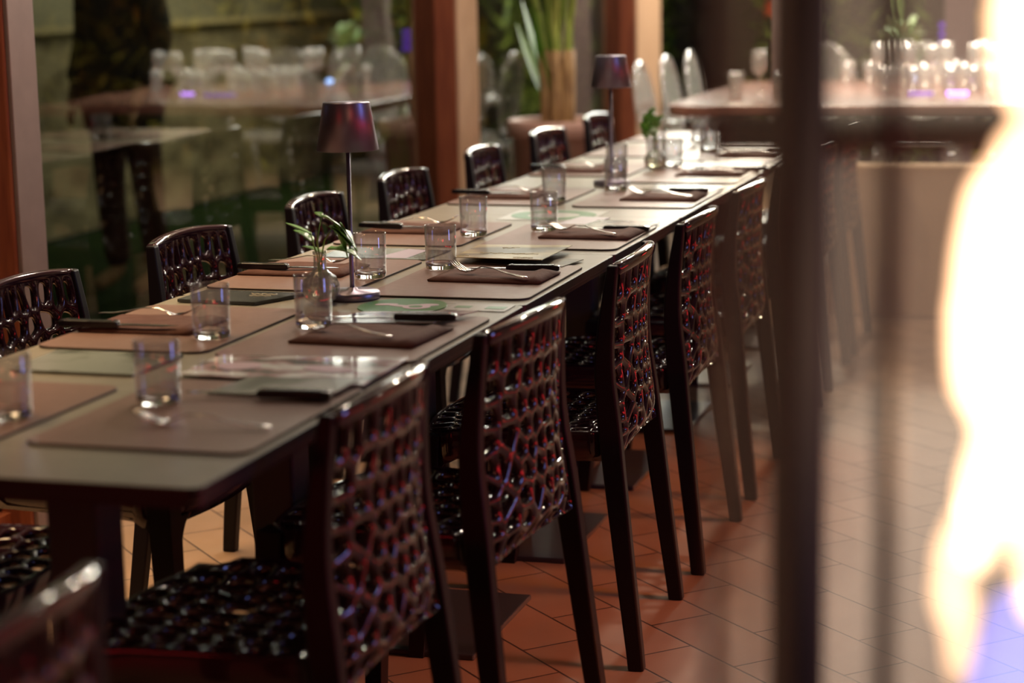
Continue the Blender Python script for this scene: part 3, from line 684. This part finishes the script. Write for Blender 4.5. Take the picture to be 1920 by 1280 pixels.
def make_sprig(name, label, s=1.0, z0=.012):
    t = empty(name, (0, 0, 0), label, 'plant', 'green sprigs in bud vases')
    stems = [[(0.002, 0, z0), (0, 0, .09), (-.004, 0, .115), (.006, .0, .163)], [(-.002, .002, z0), (.004, .002, .09), (.01, .0, .118), (.026, .002, .142)], [(0, -.002, z0), (-.004, 0, .09), (-.012, 0, .115), (-.016, .002, .135)]]
    for st in stems: sm(obj('stem', *tube_vf(st, [.0018, .0018, .0016, .0011], 6), M_stem, t))
    lv = [((.006, 0, .163), (.062, .012, .150), .012, .045, 2), ((.024, .002, .142), (.072, -.006, .138), .014, .04, 2), ((.014, .0, .10), (.078, .0, .108), .017, .028, 3),
          ((-.014, .002, .130), (-.062, .0, .148), .010, -.004, 0), ((.006, .0, .163), (-.006, .02, .170), .006, 0, 0), ((-.012, 0, .115), (-.05, .02, .146), .011, .01, 2), ((.04, .006, .15), (.07, .012, .10), .012, .01, 2), ((.03, .0, .148), (.052, .01, .095), .014, .012, 2), ((.02, -.004, .145), (.066, -.012, .120), .012, .02, 3), ((.012, .004, .09), (-.034, .012, .112), .009, .006, 0)]
    for p0, p1, w_, dr, lo in lv:
        o = obj('leaf', *leaf_vf(p0, p1, w_ * 1.35, dr, lobes=lo, n=10), M_green, t, True); solid(o, .0006)
    return t
v0 = make_vase('near ribbed glass bud vase left of the near lamp'); v0.location = (-.385, 1.352, TT)
dup(v0, (-.335, 4.01, TT), 0, 'far ribbed glass bud vase right of the far lamp')
s0 = make_sprig('leaf_sprig', 'green leafy sprig standing in the near bud vase'); s0.location = (-.385, 1.352, TT + .002); s0.rotation_euler[2] = .25
s1 = dup(s0, (-.335, 4.01, TT + .002), 2.2, 'green leafy sprig standing in the far bud vase'); s1.scale = (1, 1, 1.15)

# ------------------------------------------------------------------ planter with palm
M_pot = vary(mat('pink_clay_pot', rough=.55), (.40, .24, .20), (.46, .28, .235), 5, 3)
pl = empty('planter', (-1.30, 6.40, 0), 'large pinkish clay planter behind the last window-side chairs', 'planter')
lathe('pot', [(0, 0), (.17, 0), (.205, .66), (.228, .665), (.232, .735), (.222, .742), (.20, .735), (.195, .66), (0, .66)], M_pot, pl, 48)
lathe('soil', [(0, .70), (.199, .70), (.199, .68), (0, .68)], mat('pale_gravel', (.45, .38, .28), .9), pl, 32)
pm = empty('palm', (-1.30, 6.40, .70), 'tall green palm with brown stem bases growing in the clay planter', 'plant')
M_trunk = vary(mat('palm_stem_brown', rough=.7), (.20, .11, .05), (.42, .27, .12), 30, 5, stretch=(2, 2, .3))
M_stalk = vary(mat('palm_stalk_green', rough=.4), (.14, .24, .03), (.36, .42, .10), 20, 4, stretch=(2, 2, .3)); M_frond = mat('palm_frond_green', (.13, .33, .03), .4)
rnd = random.Random(3)
for k in range(7):
    a = k * 2.4; r = .045 if k else 0; bx_, by_ = r * math.cos(a), r * math.sin(a)
    o = obj('stem', *tube_vf([(bx_, by_, -.01), (bx_ * 1.15, by_ * 1.15, .12), (bx_ * 1.3, by_ * 1.3, .24), (bx_ * 1.5, by_ * 1.5, .34)], [.034, .030, .027, .020], 10), M_trunk, pm, True)
    for q in range(2):
        a2 = a + rnd.uniform(-.5, .5); sp = rnd.uniform(.12, .34)
        path = [(bx_ * 1.3 + sp * u * u * math.cos(a2), by_ * 1.3 + sp * u * u * math.sin(a2), .20 + 1.0 * u) for u in [i / 7 for i in range(8)]]
        obj('stalk', *tube_vf(path, [.017, .016, .014, .012, .011, .009, .007, .005], 8), M_stalk, pm, True)
        parts = []
        for i in range(3, 8):
            p = Vector(path[i])
            for sd_ in (-1, 1):
                d = Vector((math.cos(a2 + sd_ * 1.2), math.sin(a2 + sd_ * 1.2), .5)).normalized() * .30; parts.append(leaf_vf(p, p + d, .017, .10, 6))
        obj('frond', *merge(parts), M_frond, pm, True)
for dx, dy, dz, w_ in ((-.16, .0, .52, .05), (-.10, -.06, .50, .045), (-.20, .05, .42, .04)):
    obj('frond', *leaf_vf((-.03, 0, .05), (dx, dy, dz), w_, -.03, 10), M_frond, pm, True)
dup(pm, (-2.4, 7.6, 0.0), 1.0, 'dark leafy shrub outside the window behind the planter')

# ------------------------------------------------------------------ far table with glassware and clear chairs
M_ftop = vary(mat('red_brown_tabletop', rough=.22, spec=.6), (.26, .12, .085), (.34, .165, .12), 6, 5, stretch=(1, 5, 1))
ft = empty('large_table', (.5, 7.45, 0), 'large red-brown table with rounded white-lit corner at the far end of the room', 'table')
o = obj('tabletop', *prism_vf(round_rect(-1.38, .35, -.95, 1.15, .22, 10), .74, .79), M_ftop, ft); bevel(o, .012, 3)
for x, y in ((-1.1, -.6), (.1, -.6), (-1.1, .8), (.1, .8)):
    o = obj('leg', *tube_vf([(x, y, 0), (x, y, .74)], .04, 16), M_col, ft)
M_clear = mat('clear_acrylic', (1, 1, 1), .02, trans=1, ior=1.49)
M_ice = thin_glass('cut_glass', (.93, .94, .93), .16, 2, .10)
def make_ghost(label):
    t = empty('clear_chair', (0, 0, 0), label, 'chair', 'clear acrylic chairs at the far table')
    # oval back ring + panel
    rings = []
    for k in range(28):
        a = 2 * PI * k / 28; cx_, cz_ = .18 * math.cos(a), .74 + .21 * math.sin(a); lean = .20 + (cz_ - .5) * .16
        rings.append([(lean + .013 * math.cos(b), cx_ + .016 * math.sin(b) * math.cos(a), cz_ + .016 * math.sin(b) * math.sin(a)) for b in [2 * PI * j / 8 for j in range(8)]])
    obj('back_ring', *loft_vf(rings + [rings[0]], cap=False), M_ice, t, True)
    pts = [(.165 * math.cos(2 * PI * k / 28), .74 + .195 * math.sin(2 * PI * k / 28)) for k in range(28)]
    r1 = [(.20 + (z - .5) * .16 - .003, y, z) for y, z in pts]; r2 = [(p[0] + .006, p[1], p[2]) for p in r1]
    obj('back_panel', *loft_vf([r1, r2]), M_ice, t)
    o = obj('seat', *prism_vf(round_rect(-.22, .22, -.22, .22, .08), .44, .475), M_ice, t); bevel(o, .01, 2)
    for sx, sy in ((-1, -1), (-1, 1), (1, -1), (1, 1)):
        obj('leg', *tube_vf([(sx * .19, sy * .19, .44), (sx * .20, sy * .20, .2), (sx * (.215 if sx > 0 else .20), sy * .20, 0)], [.024, .018, .013], 10), M_ice, t, True)
    for sy in (-1, 1):
        obj('arm', *tube_vf([(.20, sy * .19, .70), (.08, sy * .235, .69), (-.10, sy * .235, .66), (-.15, sy * .22, .56), (-.14, sy * .20, .46)], [.014, .016, .015, .013, .012], 8), M_ice, t, True)
    return t
glint_white(M_ice, .16)
gh0 = make_ghost('clear acrylic chair right of the far lamp shade, before the third wooden post'); gh0.location = (-.82, 7.05, 0); gh0.rotation_euler[2] = PI
for x, y, r, lab in [(-.85, 7.75, PI, 'clear acrylic chair at the left side of the far table, second from the front'), (-.85, 8.35, PI, 'clear acrylic chair at the left rear corner of the far table'),
                     (-.55, 8.95, PI / 2, 'clear acrylic chair at the back of the far table, leftmost'), (.0, 9.0, PI / 2, 'clear acrylic chair at the back of the far table, behind the dark post'),
                     (.6, 9.0, PI / 2, 'clear acrylic chair at the back of the far table, rightmost')]:
    dup(gh0, (x, y, 0), r, lab)
# stemless crystal glasses standing on the far table
def make_crystal(label):
    t = tag(lathe('crystal_glass', [(0, .001), (.028, .001), (.032, .012), (.034, .06), (.040, .115), (.038, .115), (.030, .06), (.027, .018), (0, .016)], M_ice, None, 20, lambda a, z: 1 + .07 * math.cos(a * 10)), label, 'glass', 'crystal glasses on the far table')
    return t
def make_goblet():
    return lathe('wine_glass', [(0, 0), (.034, .001), (.034, .003), (.006, .008), (.004, .09), (.012, .10), (.036, .125), (.040, .16), (.033, .215), (.031, .215), (.037, .16), (.033, .128), (.008, .104), (0, .102)], M_ice, None, 20)
rnd = random.Random(12); cr0 = make_crystal('cut crystal tumbler among the sparkling glasses on the far table'); gb0 = tag(make_goblet(), 'stemmed wine glass among the sparkling glasses on the far table', 'glass', 'wine glasses on the far table')
first = [True, True]
for r, (y, xs) in enumerate([(7.15, (-.55, -.44, -.64)), (7.5, (.0, .10, .20, .30, .40, .50, .60)), (7.75, (-.05, .05, .16, .26, .36, .46, .56, .66)), (8.0, (-.1, .02, .12, .22, .32, .42, .52, .62)), (8.25, (-.3, -.15, .0, .15, .27, .39, .52))]):
    for i, x in enumerate(xs):
        k = (i + r) % 3 == 0; src = gb0 if k else cr0; fi = 0 if k else 1
        o = src if first[fi] else src.copy()
        if not first[fi]: C.objects.link(o)
        first[fi] = False; o.location = (x + rnd.uniform(-.02, .02), y + rnd.uniform(-.05, .05), .7905)
# plates of light on the far table: small LED bars
def led(x, y, z, lx, lz, col, st, lab):
    m = mat('led_' + str(abs(hash(lab)) % 999), (.1, .1, .1), .4, emit=col, es=st); o = obj('led_bar', *box_vf(-lx / 2, lx / 2, -.012, .012, 0, lz), m, loc=(x, y, z)); bevel(o, .002); tag(o, lab, 'light'); return o
led(.33, 7.35, .7905, .095, .012, (.45, .2, 1), 9, 'bright violet light bar on the far table, rightmost')
led(.16, 7.35, .7905, .12, .010, (.25, .06, 1), 1.6, 'dim violet light bar on the far table, left of the bright one')
led(.05, 8.65, .7905 , .10, .022, (.30, .5, 1), 9, 'bluish-white light bar at the back of the far table')
sp = empty('spotlight', (.07, 10.0, 0), 'stand with dim violet lit panel behind the far table', 'light')
o = obj('pole', *tube_vf([(0, 0, 0), (0, 0, .9)], .012, 8), M_col, sp)
obj('panel', *merge([box_vf(-.05, .05, -.01, .01, .92 + .05 * k, .95 + .05 * k) for k in range(3)]), mat('violet_panel', (.05, .02, .1), .5, emit=(.2, .04, .9), es=1.0), sp)
# plant in a vase on the far table
vz = tag(lathe('tall_vase', [(0, 0), (.05, 0), (.055, .10), (.065, .20), (.062, .20), (.05, .10), (.045, .01), (0, .01)], M_ice, None, 24), 'tall glass vase holding a pale green plant on the far table', 'vase'); vz.location = (-.05, 8.6, .7905)
pv = empty('potted_fern', (-.05, 8.6, .80), 'pale green leafy plant in the tall glass vase on the far table', 'plant')
M_pale = mat('pale_leaf', (.30, .48, .22), .5)
obj('stem', *merge([tube_vf([(0.004 * k, 0, 0), (.012 * (k - 1), 0, .15), (.03 * (k - 1), .01, .24)], .003, 6) for k in range(4)]), M_stem, pv)
for k in range(12):
    a = k * 2.4; d = .10 + .02 * (k % 3)
    o = obj('leaf', *leaf_vf((0.01 * math.cos(a), .01 * math.sin(a), .20), (d * math.cos(a), d * math.sin(a), .26 + .03 * (k % 4)), .026, .03), M_pale, pv, True); solid(o, .001)
# grey column and hedge at the far end
M_grey = mat('grey_mauve_column', (.22, .17, .18), .6)
struct(obj('trim_10', *box_vf(-1.02, -.78, 10.4, 10.64, 0, 2.9), M_grey)); struct(obj('trim_11', *box_vf(.08, .24, 9.6, 9.76, 0, 2.9), M_grey))
M_hedge = vary(mat('hedge_leaf', rough=.55), (.04, .10, .02), (.22, .30, .06), 1.5, 3)
M_hedge2 = vary(mat('hedge_leaf_olive', rough=.55), (.22, .09, .02), (.30, .30, .05), 1.8, 3)
def hedge(name, x0, x1, y0, y1, z0, z1, n, m, lab, size=.05, seed=0, inner=True):
    rnd = random.Random(seed); parts = []
    for k in range(n):
        p = Vector((rnd.uniform(x0, x1), rnd.uniform(y0, y1), rnd.uniform(z0, z1))); a = rnd.uniform(0, 2 * PI); s = size * rnd.uniform(.6, 1.4)
        parts.append(leaf_vf(p, p + Vector((math.cos(a) * s, math.sin(a) * s, rnd.uniform(-.9, .4) * s)) * 2, s * .42, .2 * s, 3))
    o = obj(name, *merge(parts), m, None, True); tag(o, lab, 'hedge', kind='stuff'); return o
hedge('ivy_hedge', -1.3, -.22, 11.2, 11.7, .0, 2.2, 2600, M_hedge, 'dark green leafy hedge on the far wall, left part', .06, 1)
hedge('ivy_hedge', .05, 3.6, 11.2, 11.7, .0, 2.2, 2800, M_hedge2, 'olive-brown leafy hedge on the far wall, right part', .06, 2)
hedge('garden_shrub', -4.1, -1.95, 11.0, 12.5, .25, 2.3, 2200, M_hedge, 'dark shrubbery outside the windows at the far end', .08, 3)
M_or = mat('orange_flower', (.75, .12, .03), .5)
for k, (x, z, lab) in enumerate([(-1.16, 1.12, 'topmost orange flower in the far hedge'), (-1.08, 1.14, 'orange flower right beside the topmost one in the far hedge'), (-1.05, .78, 'lower small orange flower in the far hedge')]):
    o = obj('flower', *merge([leaf_vf((0, 0, 0), (.06 * math.cos(b), -.02, .06 * math.sin(b)), .022, .0, 4) for b in [2 * PI * j / 6 for j in range(6)]]), M_or, None, True, loc=(x, 11.12, z)); solid(o, .002); tag(o, lab, 'flower', 'orange flowers in the far hedge')
hl = obj('hanging_leaf', *leaf_vf((0, 0, .26), (.03, -.02, 0), .045, 0, 8), M_pale, None, True, loc=(-.33, 10.9, 1.02)); solid(hl, .002); tag(hl, 'single pale green drooping leaf before the olive hedge', 'leaf')

# ------------------------------------------------------------------ person standing outside the window
M_coat = mat('dark_navy_coat', (.012, .013, .028), .8); M_trs = mat('dark_maroon_trousers', (.06, .02, .02), .8); M_skin = mat('skin', (.55, .34, .25), .5); M_hair = mat('dark_hair', (.02, .015, .01), .6)
pr = empty('person', (-3.25, 6.1, -.03), 'standing person in a dark coat and maroon trousers outside the left window', 'person', None, -.4)
def skin(name, vs, es, rad, m, parent, root=0):
    me = bpy.data.meshes.new(name); me.from_pydata(vs, es, []); o = bpy.data.objects.new(name, me); C.objects.link(o); o.parent = parent; me.materials.append(m)
    o.modifiers.new('skin', 'SKIN'); sv = me.skin_vertices[0].data
    for i, r in enumerate(rad): sv[i].radius = (r, r * .85)
    sv[root].use_root = True; subd(o, 2); o.modifiers['skin'].use_smooth_shade = True; return o
bv = [(0, 0, .96), (0, 0, 1.12), (0, 0, 1.32), (0, 0, 1.44), (0, .01, 1.52), (0, -.01, 1.62), (0, -.01, 1.72),
      (-.10, 0, .90), (-.11, -.01, .50), (-.11, .02, .09), (-.12, -.12, .03), (.10, 0, .90), (.12, .02, .50), (.13, .05, .09), (.14, -.10, .03),
      (-.19, 0, 1.41), (-.25, .02, 1.14), (-.22, -.09, .92), (-.21, -.12, .84), (.19, 0, 1.41), (.25, .02, 1.14), (.22, -.09, .92), (.21, -.12, .84)]
be = [(0, 1), (1, 2), (2, 3), (3, 4), (4, 5), (5, 6), (0, 7), (7, 8), (8, 9), (9, 10), (0, 11), (11, 12), (12, 13), (13, 14), (3, 15), (15, 16), (16, 17), (17, 18), (3, 19), (19, 20), (20, 21), (21, 22)]
br_ = [.15, .14, .16, .10, .055, .085, .075, .095, .06, .042, .035, .095, .06, .042, .035, .06, .045, .034, .03, .06, .045, .034, .03]
skin('body', bv, be, br_, M_skin, pr)
for sgn in (-1, 1):
    for k in range(5):
        bx = .21 * sgn + (-.022 + .011 * k) * 1.0
        obj('finger', *tube_vf([(bx, -.12, .83), (bx * 1.0, -.128 - (.03 if k == 4 else 0), .79), (bx, -.125 - (.035 if k == 4 else 0), .755 + .008 * abs(k - 2))], [.009, .008, .006], 6), M_skin, pr, True)
coat = skin('coat', [(0, 0, .62), (0, 0, 1.0), (0, 0, 1.14), (0, 0, 1.32), (0, 0, 1.43), (-.19, 0, 1.41), (-.26, .02, 1.14), (-.225, -.085, .94), (.19, 0, 1.41), (.26, .02, 1.14), (.225, -.085, .94)],
            [(0, 1), (1, 2), (2, 3), (3, 4), (4, 5), (5, 6), (6, 7), (4, 8), (8, 9), (9, 10)], [.25, .20, .17, .19, .125, .085, .065, .052, .085, .065, .052], M_coat, pr)
skin('trousers', [(0, 0, .92), (-.10, 0, .86), (-.11, -.01, .50), (-.11, .02, .10), (.10, 0, .86), (.12, .02, .50), (.13, .05, .10)], [(0, 1), (1, 2), (2, 3), (0, 4), (4, 5), (5, 6)], [.15, .11, .078, .065, .11, .078, .065], M_trs, pr)
V, F = lathe_vf([(0, .125), (.05, .115), (.085, .07), (.095, .01), (.088, -.04), (.06, -.05), (0, -.05)], 20); obj('hair', [(x, y + .02, z + 1.72) for x, y, z in V], F, M_hair, pr, True)
for n_, p, r in (('nose', (0, -.105, 1.665), .014), ('ear', (-.088, 0, 1.67), .02), ('ear', (.088, 0, 1.67), .02)):
    V, F = lathe_vf([(0, -r), (r * .7, -r * .6), (r * .8, 0), (r * .5, r * .8), (0, r)], 10); obj(n_, [(x + p[0], y + p[1], z + p[2]) for x, y, z in V], F, M_skin, pr, True)
for n_, p, sc, mm in (('eye', (-.032, -.088, 1.70), (.012, .008, .007), M_hair), ('eye', (.032, -.088, 1.70), (.012, .008, .007), M_hair), ('mouth', (0, -.088, 1.625), (.024, .008, .006), M_trs)):
    V, F = lathe_vf([(0, -1), (.7, -.7), (1, 0), (.7, .7), (0, 1)], 10); obj(n_, [(x * sc[0] + p[0], y * sc[1] + p[1], z * sc[2] + p[2]) for x, y, z in V], F, mm, pr, True)

# ------------------------------------------------------------------ fire column (gas heater) close to the camera
M_iron = mat('dark_iron', (.004, .005, .012), .6, spec=.2)
M_bronze = mat('bronze_frame', (.05, .03, .02), .5)
M_haze = bpy.data.materials.new('dusty_heater_glass'); M_haze.use_nodes = True; M_haze.node_tree.nodes.clear()  # translucent share imitates the haze of the flame's glow
o_ = N(M_haze, 'ShaderNodeOutputMaterial'); m1 = N(M_haze, 'ShaderNodeMixShader'); t_ = N(M_haze, 'ShaderNodeBsdfTransparent'); tl = N(M_haze, 'ShaderNodeBsdfTranslucent')
t_.inputs[0].default_value = (.93, .90, .87, 1); tl.inputs[0].default_value = (.9, .80, .68, 1); m1.inputs[0].default_value = .16
L(M_haze, t_.outputs[0], m1.inputs[1]); L(M_haze, tl.outputs[0], m1.inputs[2]); L(M_haze, m1.outputs[0], o_.inputs[0])
ht = empty('fire_column', (FLAME.x, FLAME.y, 0), 'tall outdoor gas fire column with glass sides at the right edge, close and blurred', 'heater')
A = (.821, -.652); Cc = (.852, -1.15); B = (1.32, -.62); D = (1.35, -1.12)
def hp(o): return rel(o, ht)
def bar(a, b, r, m, n=12, name='post'): return hp(obj(name, *tube_vf([a, b], r, n), m))
bar((*A, .02), (*A, 1.95), .021, M_iron); bar((*Cc, .02), (*Cc, 1.95), .0035, M_bronze); bar((*B, .02), (*B, 1.95), .012, M_iron); bar((*D, .02), (*D, 1.95), .012, M_bronze)
bar((.925, -1.0, .70), (.925, -1.0, 1.95), .006, M_bronze, name='guard_rod')
bar((A[0] - .07, A[1] + .02, 1.228), (B[0], B[1] + .02, 1.232), .014, M_iron, name='crossbar')
def pane(a, b, name='glass_pane'):
    a, b = Vector((*a, 0)), Vector((*b, 0)); n = (b - a).normalized().cross(Vector((0, 0, 1))) * .002
    r = [a - n, b - n, b + n, a + n]
    return hp(obj(name, *loft_vf([[p + Vector((0, 0, .70)) for p in r], [p + Vector((0, 0, 1.95)) for p in r]]), M_haze))
pane(Cc, A); pane(A, B)
hp(obj('base_box', *box_vf(.84, 1.34, -1.10, -.64, .02, .66), M_iron)); hp(obj('burner', *loft_vf([[(FLAME.x + r * math.cos(a), FLAME.y + r * math.sin(a), z) for a in [2 * PI * k / 20 for k in range(20)]] for r, z in ((.07, .66), (.06, .69), (.05, .70))]), M_bronze))
hp(obj('hood', *loft_vf([[(x, y, 1.95) for x, y in (Cc, D, B, A)], [(x + (FLAME.x + .08 - x) * .5, y + (FLAME.y - y) * .5, 2.1) for x, y in (Cc, D, B, A)]]), M_iron))
# flames: emitting gas volumes
def flame_mat(name, col, st):
    m = bpy.data.materials.new(name); m.use_nodes = True; m.node_tree.nodes.clear(); o = N(m, 'ShaderNodeOutputMaterial'); e = N(m, 'ShaderNodeEmission')
    e.inputs[0].default_value = (*col, 1); e.inputs[1].default_value = st; L(m, e.outputs[0], o.inputs['Volume']); return m
M_fl = flame_mat('orange_flame', (1, .56, .30), 70); M_fb = flame_mat('blue_flame', (.16, .22, 1), 17)
fl = empty('flame', (FLAME.x, FLAME.y, .70), 'bright white and orange gas flame inside the fire column', 'flame')
TONGUES = [
    ('main', [(0.986, -0.674, 1.420, 0.0185), (0.986, -0.683, 1.370, 0.0273), (0.987, -0.691, 1.326, 0.0318), (0.986, -0.695, 1.304, 0.0332), (0.987, -0.699, 1.282, 0.0325), (0.992, -0.702, 1.261, 0.0284), (0.995, -0.704, 1.242, 0.0218), (0.992, -0.707, 1.231, 0.0292), (0.993, -0.710, 1.217, 0.0329), (0.989, -0.714, 1.203, 0.0373), (0.983, -0.718, 1.186, 0.0439), (0.982, -0.724, 1.159, 0.0458), (0.983, -0.730, 1.126, 0.0465), (0.981, -0.734, 1.108, 0.0491), (0.981, -0.738, 1.087, 0.0498), (0.984, -0.741, 1.065, 0.0476), (0.989, -0.744, 1.043, 0.0395), (0.989, -0.749, 1.014, 0.0406), (0.985, -0.756, 0.981, 0.0421), (0.985, -0.760, 0.963, 0.0388)]),
    ('left', [(0.967, -0.821, 1.004, 0.0159), (0.962, -0.827, 0.980, 0.0180), (0.954, -0.833, 0.963, 0.0198), (0.951, -0.837, 0.945, 0.0186), (0.956, -0.839, 0.928, 0.0175), (0.958, -0.841, 0.910, 0.0125), (0.957, -0.845, 0.893, 0.0101), (0.958, -0.847, 0.879, 0.0044)]),
    ('right', [(0.990, -0.733, 0.983, 0.0281), (0.999, -0.736, 0.954, 0.0206), (1.002, -0.740, 0.928, 0.0182), (1.003, -0.744, 0.906, 0.0159), (1.005, -0.746, 0.891, 0.0084)]),
    ('blue', [(0.995, -0.722, 0.918, 0.0247), (0.998, -0.726, 0.896, 0.0342), (0.997, -0.731, 0.870, 0.0399), (0.996, -0.737, 0.840, 0.0456), (0.997, -0.741, 0.817, 0.0456)]),
    ('core', [(0.970, -0.788, 1.007, 0.0199), (0.969, -0.795, 0.972, 0.0199), (0.961, -0.802, 0.943, 0.0145)]),
]
for nm, rows in TONGUES:
    o = obj('flame_tongue', *tube_vf([q[:3] for q in rows], [q[3] for q in rows], 20), M_fb if nm == 'blue' else M_fl, fl, True)
    o.matrix_parent_inverse = Matrix.Translation(-Vector(fl.location)); subd(o, 1)
